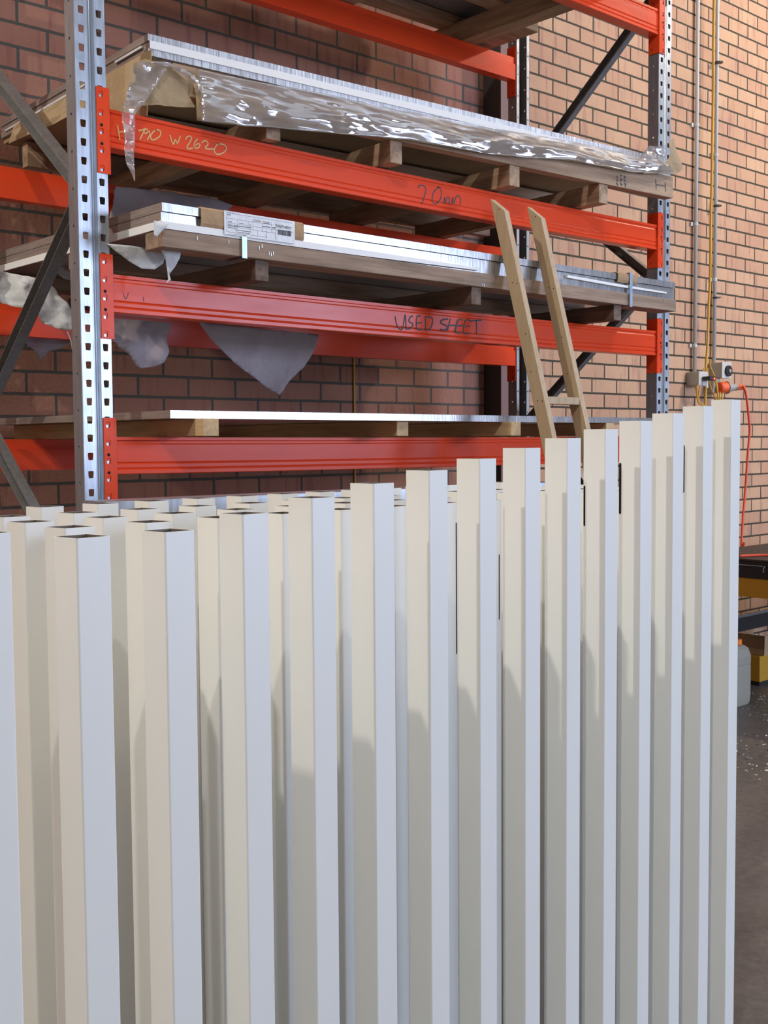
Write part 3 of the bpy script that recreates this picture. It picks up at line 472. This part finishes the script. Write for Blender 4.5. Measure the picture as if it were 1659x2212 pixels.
guard(.18, .539, 2.150, 2.205, g)
lb = MB().box(.254, .503, -.1752, -.1742, 2.138, 2.2035).build('shipping_label', 'label_paper', g)
tx = MB(); gy = MB(); yy = -.1756
def ln_(m, x0, x1, z, t=.0006): m.box(x0, x1, yy, yy+.0003, z, z+t)
for x0, x1, z in ((.262, .496, 2.197), (.262, .496, 2.183), (.262, .496, 2.170), (.262, .435, 2.1605), (.262, .40, 2.145)): ln_(gy, x0, x1, z, .0007)
for x, z0, z1 in ((.262, 2.145, 2.197), (.300, 2.170, 2.183), (.338, 2.170, 2.183), (.352, 2.160, 2.192), (.385, 2.160, 2.192), (.418, 2.160, 2.192), (.368, 2.142, 2.160), (.400, 2.142, 2.165), (.432, 2.142, 2.192)): gy.box(x, x+.0006, yy, yy+.0003, z0, z1)
rr = random.Random(3)
for x0, x1, z, h in ((.262, .290, 2.199, .001), (.264, .276, 2.192, .002), (.354, .378, 2.190, .001), (.388, .412, 2.188, .0016), (.354, .380, 2.186, .002), (.388, .412, 2.184, .002), (.266, .280, 2.173, .002), (.304, .320, 2.173, .002), (.340, .347, 2.173, .002), (.386, .414, 2.174, .003), (.420, .432, 2.174, .003), (.265, .282, 2.166, .0014), (.266, .300, 2.1625, .0016), (.286, .345, 2.1645, .0024), (.266, .298, 2.157, .0016), (.290, .345, 2.153, .002), (.295, .340, 2.148, .0016), (.285, .330, 2.141, .0014), (.404, .412, 2.160, .001)):
    x = x0
    while x < x1:
        wd = rr.uniform(.0008, .0026); tx.box(x, min(x+wd, x1), yy, yy+.0003, z, z+h*rr.uniform(.6, 1)); x += wd+.0006
x = .440
while x < .490:
    wd = rr.choice((.0005, .0009, .0015)); tx.box(x, x+wd, yy, yy+.0003, 2.1575 if x > .45 else 2.158, 2.173); x += wd+rr.choice((.0006, .001))
def child(o, par):
    o.parent = par; o.location = (0, 0, 0); return o
child(gy.build('printed_table', 'ink_grey', loc=root_loc(g)), lb); child(tx.build('printed_text', 'ink', loc=root_loc(g)), lb)
# label number as strokes, seven-segment like digits drawn as pen lines
DIG = {'5': [[(1, 2), (0, 2), (0, 1.1), (.8, 1.1), (1, .8), (1, .2), (.8, 0), (0, 0)]], '1': [[(.2, 1.6), (.5, 2), (.5, 0)]], '6': [[(1, 1.9), (.3, 2), (0, 1.4), (0, .2), (.3, 0), (.8, 0), (1, .3), (1, .8), (.8, 1), (0, 1)]],
       '2': [[(0, 1.6), (.2, 2), (.8, 2), (1, 1.6), (1, 1.2), (0, 0), (1, 0)]], '7': [[(0, 2), (1, 2), (.4, 0)]], '4': [[(.8, 0), (.8, 2), (0, .6), (1, .6)]], '9': [[(0, .1), (.7, 0), (1, .6), (1, 1.8), (.7, 2), (.2, 2), (0, 1.7), (0, 1.2), (.2, 1), (1, 1)]]}
num = []
for i, ch in enumerate('516274971'):
    for s in DIG[ch]: num.append([(.4345+i*.0061+a*.0040, 2.1785-i*.0006*.4+b*.0042) for a, b in s])
child(strokes(MB(), num, yy-.0001, .0013, False).build('printed_number', 'ink', loc=root_loc(g)), lb)['label'] = 'black printed number 516274971'
g2 = thing('edge_guard', 'small torn cardboard edge guard near the right end of the second level', 'cardboard', (2.15, -.17, 2.16))
guard(2.090, 2.215, 2.168, 2.207, g2)
def strap(x, z0, z1, label):
    mb = MB().box(x, x+.017, -.1775, -.1765, z0, z1); mb.box(x, x+.017, -.1775, -.09, z0-.001, z0)
    if z1 > 2.18: mb.box(x, x+.017, -.1775, -.10, z1, z1+.001)
    tag(mb.build('steel_strap', 'strap', loc=(x, -.177, z0)), label, 'strap', 'steel straps around the second level pack')
strap(.312, L2+.056, 2.137, 'short bluish steel strap on the pallet board below the white label')
strap(2.160, L2+.056, 2.209, 'steel strap over the small cardboard guard near the right end')
# sheets of white tissue and foam paper
for nm, key, lab, a, s in (
    ('tissue_paper', 'P_A', 'torn white wrapping paper hanging just right of the front left upright', .03, 1),
    ('tissue_paper', 'P_B', 'triangular white paper corner hanging below the USED SHEET beam', .02, 2),
    ('tissue_paper', 'P_C', 'crumpled white paper bundle spilling out left of the front left upright', .09, 3),
    ('tissue_paper', 'P_D', 'small crumpled paper tip hanging behind the rear beam at far left', .04, 4),
    ('tissue_paper', 'P_E', 'mauve shaded wrapping paper hanging over the rear beam above the second level', .03, 5),
    ('tissue_paper', 'P_F1', 'curved white paper sagging under the left end of the second level pallet', .02, 6),
    ('tissue_paper', 'P_F2', 'narrow twisted white paper tail hanging under the second level pallet', .012, 7),
    ('tissue_paper', 'P_G', 'little white foam corner folded over the second level pallet end', .002, 8),
    ('tissue_paper', 'P_H', 'smooth white paper fold beside the front left upright under the sheets', .02, 9)):
    P = OUT[key]; c = Vector((sum(p[0] for p in P)/len(P), P[0][1], max(p[2] for p in P)))
    o = sheet_poly(P, a, .012, s*3.1).build(nm, 'tissue_shaded' if key in ('P_A', 'P_B', 'P_D', 'P_E') else 'tissue', solid=.0006, smooth=True, loc=c)
    tag(o, lab, 'paper', 'loose white wrapping paper on the rack')
tag(MB().tube(smoothpath(OUT['string']), .0022, 5).build('torn_paper_string', 'tissue', loc=OUT['string'][0]), 'thin torn paper string hanging below the crumpled paper bundle', 'paper')

# ------------------------------------------------------------------ level 1
p1 = thing('timber_bearers', 'set of light timber bearers on the lowest red beams under one thin sheet', 'pallet', (1.2, .4, L1))
for x, y0, m in ((.215, -.19, 'light_y'), (1.008, -.125, 'light_y'), (1.497, -.19, 'light_y'), (2.1, -.15, 'light_y')): MB().box(x-.052, x, y0, 1.02, L1, 1.6215).build('bearer', m, p1, bevel=.002)
s1 = thing('metal_sheet', 'single flat bright metal sheet lying on the lowest beam level', 'metal sheets', (1.2, .4, 1.622))
mb = MB(); mb.box(.083, 2.5, -.15, 1.05, 1.622, 1.644); mb.build('sheet_bundle', 'alu_edge2', s1)
MB().box(.0825, .083, -.149, 1.05, 1.6225, 1.6435).build('end_face', 'alu_side', s1)

# ------------------------------------------------------------------ level 4
p4 = thing('timber_pallet', 'dark timber pallet seen from below on the top beam level', 'pallet', (1.3, .4, L4), 'timber pallets on the rack')
for x in (.35, 1.0, 1.6, 2.335): MB().box(x-.09, x, -.12, 1.0, L4, L4+.09).build('bearer', 'pine_y', p4, bevel=.002)
for y in (-.1, .22, .54, .86): MB().box(.05, 2.5, y, y+.10, L4+.09, L4+.13).build('board', 'pine_x', p4, bevel=.002)
MB().box(2.30, 2.47, .55, .98, L4+.02, L4+.088).build('block', 'pine_x', p4, bevel=.002)
b4 = MB().box(.05, 2.5, -.12, 1.0, L4+.132, L4+.25); tag(b4.build('metal_sheet_pack', 'galv_dark', loc=(1.3, .4, L4+.132)), 'dark sheet pack on the top beam level above the pallet', 'metal sheets')

# ------------------------------------------------------------------ timber ladder leaning on the rack
ld = thing('timber_ladder', 'plain fibreboard ladder with mitred tops leaning against the front of the rack', 'ladder', (1.63, -.5, 0))
def stringer(x0, x1):
    k = .272; top = 2.402; D = .052
    def yr(z): return -.117-k*(2.402-z)
    pts = [(x0, yr(0), 0), (x0, yr(top), top), (x0, yr(2.352)-D, 2.352), (x0, yr(0)-D, 0)]
    mb = MB().prism(pts, (x1-x0, 0, 0), 0)
    o = mb.build('stringer', ['mdf', 'mdf_edge'], ld, bevel=.0008)
    for p in o.data.polygons:
        if abs(p.normal.x) < .5: p.material_index = 1
    return yr
yr = stringer(1.418, 1.443); stringer(1.614, 1.639)
for z in (.25, .65, 1.02, 1.36, 1.69):
    y = yr(z); MB().box(1.443, 1.614, y-.049, y-.005, z-.011, z+.014).build('rung', 'mdf_edge', ld, bevel=.0008)
for z, dy in ((2.36, -.03), (2.10, -.02), (2.095, -.04), (1.92, -.03), (1.79, -.02), (1.69, -.022), (1.688, -.042)):
    for X in (1.418, 1.614): MB().tube([(X-.0004, yr(z)+dy, z), (X+.001, yr(z)+dy, z)], .0022, 8).build('screw_hole', 'void', ld)

# ------------------------------------------------------------------ rail between posts and rack
tb = thing('steel_rail', 'horizontal galvanised steel rail on legs between the cream posts and the rack', 'rail', (.6, -.45, 0))
MB().box(-.31, 1.33, -.505, -.40, 1.345, 1.42).build('rail_bar', 'galv', tb, bevel=.002)
for x in (-.28, .45, 1.25): MB().box(x, x+.05, -.48, -.43, 0, 1.345).build('leg', 'galv_dark', tb, bevel=.001)

# ------------------------------------------------------------------ the square posts
A = math.radians(6.8); ER = Vector((math.cos(A), math.sin(A), 0)); EL = Vector((-math.sin(A), math.cos(A), 0)); S = .05
def post_mesh(h):
    mb = MB(); r = .0028; t = .0018
    def ring(o, rad):
        P = []
        for cx, cy, a0 in ((S-o-rad, o+rad, -90), (S-o-rad, S-o-rad, 0), (o+rad, S-o-rad, 90), (o+rad, o+rad, 180)):
            for k in range(4): a = math.radians(a0+30*k); P.append((cx+rad*math.cos(a), cy+rad*math.sin(a)))
        return P
    O = ring(0, r); I = ring(t, r-t+.0004); n = len(O)
    vs = [ER*a+EL*b+Vector((0, 0, z)) for P in (O, I) for z in (0, h) for a, b in P]
    fs = []
    for i in range(n):
        j = (i+1) % n
        mb_f = [((i, j, n+j, n+i), 0), ((2*n+i, 3*n+i, 3*n+j, 2*n+j), 1), ((n+i, n+j, 3*n+j, 3*n+i), 0), ((i, 2*n+i, 2*n+j, j), 0)]
        for f, m in mb_f: fs.append((f, m))
    mb.v = [tuple(v) for v in vs]; mb.f = [f for f, m in fs]; mb.m = [m for f, m in fs]
    me = bpy.data.meshes.new('square_post'); me.from_pydata(mb.v, [], mb.f); me.update()
    me.materials.append(MATS['post_cream']); me.materials.append(MATS['post_inside'])
    for p, m in zip(me.polygons, mb.m): p.material_index = m
    return me
ORD = ['leftmost', 'second', 'third', 'fourth', 'fifth', 'sixth', 'seventh', 'eighth', 'ninth', 'tenth', 'eleventh', 'twelfth', 'thirteenth', 'fourteenth', 'fifteenth', 'sixteenth']
def place_post(me, x, y, label, group, jx=0):
    o = bpy.data.objects.new('square_post', me); COL.objects.link(o); o.location = (x, y, 0)
    return tag(o, label, 'post', group)
def slot_on(o, h, z0, z1, face='L', u0=.0375, wd=.005):
    mb = MB(); n = 6; P = []
    for i in range(n+1): a = math.pi*i/n; P.append((u0+wd/2+wd/2*math.cos(a), z1-.003+.003*math.sin(a)))
    for i in range(n+1): a = math.pi+math.pi*i/n; P.append((u0+wd/2+wd/2*math.cos(a), z0+.003+.003*math.sin(a)))
    if face == 'L': base = [EL*u-ER*.0003+Vector((0, 0, z)) for u, z in P]; vec = ER*.0006
    else: base = [ER*u-EL*.0003+Vector((0, 0, z)) for u, z in P]; vec = EL*.0006
    mb.prism(base, vec); me_o = mb.build('cut_slot', 'void', loc=(0, 0, 0)); me_o.parent = o; me_o['label'] = 'black slot cut in the post wall'
def row_xy(k, i):
    """grid position (near corner) of post i in row k"""
    if k == 0: return -.9499+.1285*(i-1)-(.004 if i == 0 else 0), -1.602+.0695*.1285*(i-1)
    if k == 1: x = -.882+.1303*i; return x, -1.432+.07*(x+.82)
    if k == 2: x = -.871+.1303*i; return x, -1.285+.07*(x+.80)
    if k == 3: x = -.839+.1248*i; return x, -1.132+.07*(x+.70)
    x = -.666-.122+.1222*i; return x, -.913+.13*(x+.666)
HT = [1.4500, 1.4374, 1.4369]+[1.4534+.0172*i for i in range(12)]
for i in range(15):
    x, y = row_xy(0, i)
    lab = 'tall cream square steel tube, %s from the left in the stepped front row' % ORD[i] if i else 'cream square steel tube cut off by the left edge, leftmost in the stepped front row'
    if i == 14: lab = 'tallest cream square steel tube, at the right end of the stepped front row'
    o = place_post(post_mesh(HT[i]), x, y, lab, 'stepped front row of cream posts')
    if i in (11, 13): slot_on(o, HT[i], HT[i]-.19, HT[i]-.085, 'L', .0435, .0052)
    if i in (10, 14): slot_on(o, HT[i], HT[i]-.19, HT[i]-.11, 'L', .0445, .004)
back = post_mesh(1.4374); RN = {1: 'second', 2: 'third', 3: 'fourth', 4: 'fifth'}
for k, n in ((1, 14), (2, 14), (3, 14), (4, 15)):
    for i in range(n):
        x, y = row_xy(k, i)
        if k == 4 and i == 0: continue
        ii = i if k < 4 else i-1
        o = place_post(back, x, y, 'shorter cream square steel tube, %s from the left in the %s row back' % (ORD[ii], RN[k]), 'level back rows of cream posts')
        if k == 1 and i in (3, 4, 6, 7): slot_on(o, 1.437, 1.20 if i != 6 else 1.15, 1.33 if i != 6 else 1.40, 'R', .040, .003)

# ------------------------------------------------------------------ wall services
def conduit(x, z0, lab, clips):
    t = thing('wall_conduit', lab, 'conduit', (x, WY, z0), 'grey conduits on the brick wall')
    MB().tube([(x, WY-.022, z0), (x, WY-.022, 6.5)], .0125, 12).build('pipe', 'pvc', t, smooth=True)
    for z in clips:
        mb = MB().box(x-.038, x+.0, WY-.012, WY, z-.012, z+.012); mb.tube([(x, WY-.022, z-.01), (x, WY-.022, z+.01)], .0155, 12); mb.build('pipe_clip', 'pvc', t)
conduit(4.852, 1.985, 'grey conduit rising from the left switch box on the brick wall', (2.16, 2.93, 3.55))
conduit(5.080, 2.06, 'grey conduit tied to the yellow cord, right of the other conduit', (2.6, 3.4))
bx = thing('power_outlet_box', 'small square grey outlet box at the foot of the left conduit', 'outlet', (4.84, WY, 1.9))
MB().box(4.79, 4.885, WY-.09, WY, 1.902, 1.988).build('box_body', 'pvc_box', bx, bevel=.004)
MB().box(4.786, 4.889, WY-.098, WY-.088, 1.899, 1.991).build('face_plate', 'pvc', bx, bevel=.003)
pa = thing('plug_adaptor', 'black plug adaptor with a glowing red light on the left outlet box', 'plug', (4.86, WY-.12, 1.94))
MB().box(4.82, 4.885, WY-.16, WY-.10, 1.932, 1.958).build('plug_body', 'black_plastic', pa, bevel=.004)
MB().tube([(4.86, WY-.161, 1.943), (4.86, WY-.165, 1.943)], .006, 10).build('indicator_light', 'led', pa)['label'] = 'small glowing red light'
MB().tube([(4.83, WY-.13, 1.93), (4.83, WY-.13, 1.885)], .005, 8).build('white_lead', 'white_plastic', pa)
b2 = thing('switch_box', 'square grey isolator box with a round black socket below the right conduit', 'outlet', (5.1, WY, 1.95))
MB().box(5.045, 5.150, WY-.10, WY, 1.958, 2.058).build('box_body', 'pvc_box', b2, bevel=.005)
MB().box(5.041, 5.154, WY-.108, WY-.098, 1.954, 2.062).build('face_plate', 'pvc', b2, bevel=.003)
mb = MB().tube([(5.105, WY-.108, 2.003), (5.105, WY-.122, 2.003)], .036, 20); mb.build('round_socket', 'black_plastic', b2)
mb = MB().tube([(5.105, WY-.122, 2.003), (5.105, WY-.130, 2.003)], .012, 12); mb.build('switch_knob', 'grey_plastic', b2)
b3 = thing('power_inlet', 'orange three phase plug pushed into a grey socket beside the switch box', 'plug', (5.15, WY, 1.9))
MB().box(5.0, 5.08, WY-.07, WY, 1.86, 1.955).build('socket_body', 'pvc_box', b3, bevel=.004)
a0 = Vector((5.035, WY-.09, 1.893)); dd = Vector((.95, -.28, .03)).normalized()
MB().tube([a0, a0+dd*.012, a0+dd*.06], [.034, .038, .036], 18).build('orange_shell', 'orange_plastic', b3)
MB().tube([a0+dd*.06, a0+dd*.072], .041, 18).build('locking_ring', 'grey_plastic', b3)
MB().tube([a0+dd*.072, a0+dd*.12, a0+dd*.15], [.028, .024, .020], 14).build('grey_plug', 'grey_plastic', b3)
MB().tube([a0+dd*.15, a0+dd*.20, a0+dd*.215], [.019, .018, .011], 14).build('cable_gland', 'orange_plastic', b3)
oc = OUT['orange']; oc[0] = list(a0+dd*.21)
tag(MB().tube(smoothpath(oc+[[oc[-1][0]+.0, oc[-1][1]-.02, .893]]), .0075, 8).build('orange_cable', 'orange_cord', smooth=True, loc=oc[0]), 'orange power cable drooping down the brick wall to the workbench', 'cable')
yc = thing('extension_cord', 'bundle of yellow extension cord running down the conduit and looped below', 'cable', (5.03, WY-.06, 2.0))
MB().tube(smoothpath(OUT['yel1']), .0085, 6).build('main_run', 'yellow_cord', yc, smooth=True)
for i in range(2, 8): MB().tube(smoothpath(OUT['yel%d' % i]), .005, 6).build('loop', 'yellow_cord', yc, smooth=True)
for z in (2.48, 3.07, 3.98): MB().tube([(5.065, WY-.045, z-.004), (5.065, WY-.045, z+.004)], .026, 10).build('cable_tie', 'black_plastic', yc)
tag(MB().tube([(1.972, WY-.006, 1.0), (1.972, WY-.006, 1.6), (1.974, WY-.006, 2.6)], .005, 6).build('hanging_cord', 'yellow_cord', loc=(1.972, WY, 1.0)), 'thin yellow cord hanging on the dark brick wall behind the rack', 'cable')

# ------------------------------------------------------------------ workbench, can, boxes at right
wb = thing('workbench', 'black and yellow steel machine bench by the wall at the right edge', 'workbench', (5.2, .3, 0))
MB().box(4.25, 6.0, -.45, .93, .868, .88).build('bench_top', 'dark_steel', wb, bevel=.002)
MB().box(4.255, 6.0, -.44, .92, .772, .867).build('top_frame', 'black_paint', wb, bevel=.002)
MB().box(4.262, 4.31, -.42, .90, .662, .771).build('yellow_beam', 'yellow_paint', wb, bevel=.002)
MB().tube([(4.25, .40, .845), (4.235, .40, .835), (4.235, .40, .812)], .004, 8).build('latch', 'galv', wb)
MB().tube([(4.246, .9, .845), (4.246, .41, .845)], .003, 8).build('latch_rod', 'galv', wb)
for x in (4.27, 5.9):
    for y in (-.40, .85): MB().box(x, x+.05, y, y+.05, 0, .772).build('leg', 'black_paint', wb)
MB().box(4.27, 5.95, .872, .90, .357, .44).build('lower_rail', 'black_paint', wb)
MB().tube([(4.27, .875, .452), (5.95, .875, .452)], .012, 8).build('rail_pipe', 'galv_dark', wb)
oc2 = [(4.15, .72, .872), (4.3, .60, .888), (4.45, .50, .889), (4.6, .47, .889), (4.66, .44, .889)]
tag(MB().tube(smoothpath([(4.30, .585, .888), (4.42, .52, .889), (4.50, .43, .889), (4.52, .35, .889)]), .0075, 8).build('orange_hose', 'orange_cord', loc=(4.3, .58, .88)), 'red orange hose end lying on the black bench top', 'hose')
# jerrycan
jc = thing('jerrycan', 'translucent white plastic jerrycan with an orange cap on the floor', 'jerrycan', (4.38, .68, 0))
def can():
    mb = MB(); cx, cy = 4.375, .70; w0, d0 = .118, .10
    rings = [(0, .86), (.015, .97), (.05, 1), (.225, 1), (.235, .985), (.245, 1), (.29, 1), (.335, .80), (.352, .52), (.355, .30)]
    vs = []; n = 20
    for z, s in rings:
        for k in range(n):
            a = 2*math.pi*k/n; c, q = math.cos(a), math.sin(a); e = .35
            vs.append((cx+w0*s*math.copysign(abs(c)**e, c), cy+d0*(s*.4+.6 if s < .9 else s)*math.copysign(abs(q)**e, q), z))
    fs = [(i*n+k, i*n+(k+1) % n, (i+1)*n+(k+1) % n, (i+1)*n+k) for i in range(len(rings)-1) for k in range(n)]+[tuple(range(n)), tuple(range((len(rings)-1)*n, len(rings)*n))]
    return mb.add(vs, fs)
can().build('can_body', 'can_plastic', jc, bevel=.004)
MB().tube([(4.405, .66, .33), (4.405, .66, .385)], .028, 20).build('cap', 'orange_cap', jc)
MB().tube([(4.405, .66, .345), (4.405, .66, .356)], .034, 20).build('cap_ring', 'orange_plastic', jc)
MB().tube(smoothpath([(4.28, .70, .34), (4.30, .70, .375), (4.35, .70, .375), (4.37, .69, .35)]), .011, 10).build('handle', 'can_plastic', jc)
cb_ = thing('cardboard_box', 'open brown cardboard box under the bench by the wall', 'box', (5.15, .95, 0))
MB().box(4.93, 5.45, .78, 1.15, .20, .205).build('box_floor', 'cardboard', cb_); 
mb = MB(); mb.prism([(4.93, .78, .205), (5.45, .78, .205), (5.45, .76, .33), (4.90, .76, .33)], (0, .006, 0)); mb.prism([(4.93, .78, .205), (4.93, 1.15, .205), (4.90, 1.15, .33), (4.90, .76, .33)], (.006, 0, 0)); mb.prism([(4.93, 1.15, .205), (5.45, 1.15, .205), (5.45, 1.15, .33), (4.90, 1.15, .33)], (0, .006, 0))
mb.build('box_wall', 'cardboard', cb_)
yt = thing('yellow_tub', 'yellow plastic tub under the bench holding up the cardboard box', 'tub', (5.2, .95, 0))
MB().prism([(4.92, .80, .03), (5.45, .80, .03), (5.45, .79, .198), (4.90, .79, .198)], (0, .30, 0)).build('tub_body', 'yellow_tub', yt, bevel=.006)
MB().box(4.95, 5.45, .82, 1.06, 0, .03).build('tub_foot', 'black_plastic', yt)
# bright metal swarf scattered on the floor
mb = MB(); rs = random.Random(11)
for i in range(4200):
    x = rs.uniform(2.78, 5.6); y = rs.uniform(-1.2, .9); cl = noise.noise(Vector((x*1.6, y*1.6, 3)))
    if cl < -.25+rs.random()*.35 or (abs(x-4.38) < .14 and abs(y-.7) < .12): continue
    a = rs.uniform(0, 6.3); l = rs.choice((.003, .004, .005, .007, .010)); w_ = l*.5; h = rs.uniform(.001, .006)
    d = Vector((math.cos(a), math.sin(a), 0)); n = Vector((-d.y, d.x, 0)); p = Vector((x, y, .0005))
    mb.add([p-d*l, p+n*w_+Vector((0, 0, h)), p+d*l+Vector((0, 0, h*.5)), p-n*w_], [(0, 1, 2, 3)])
mat('swarf', (.75, .74, .70), .3, .5)
tag(mb.build('metal_swarf', 'swarf', loc=(4, 0, 0)), 'bright metal shavings scattered over the concrete floor at right', 'metal shavings', kind='stuff')
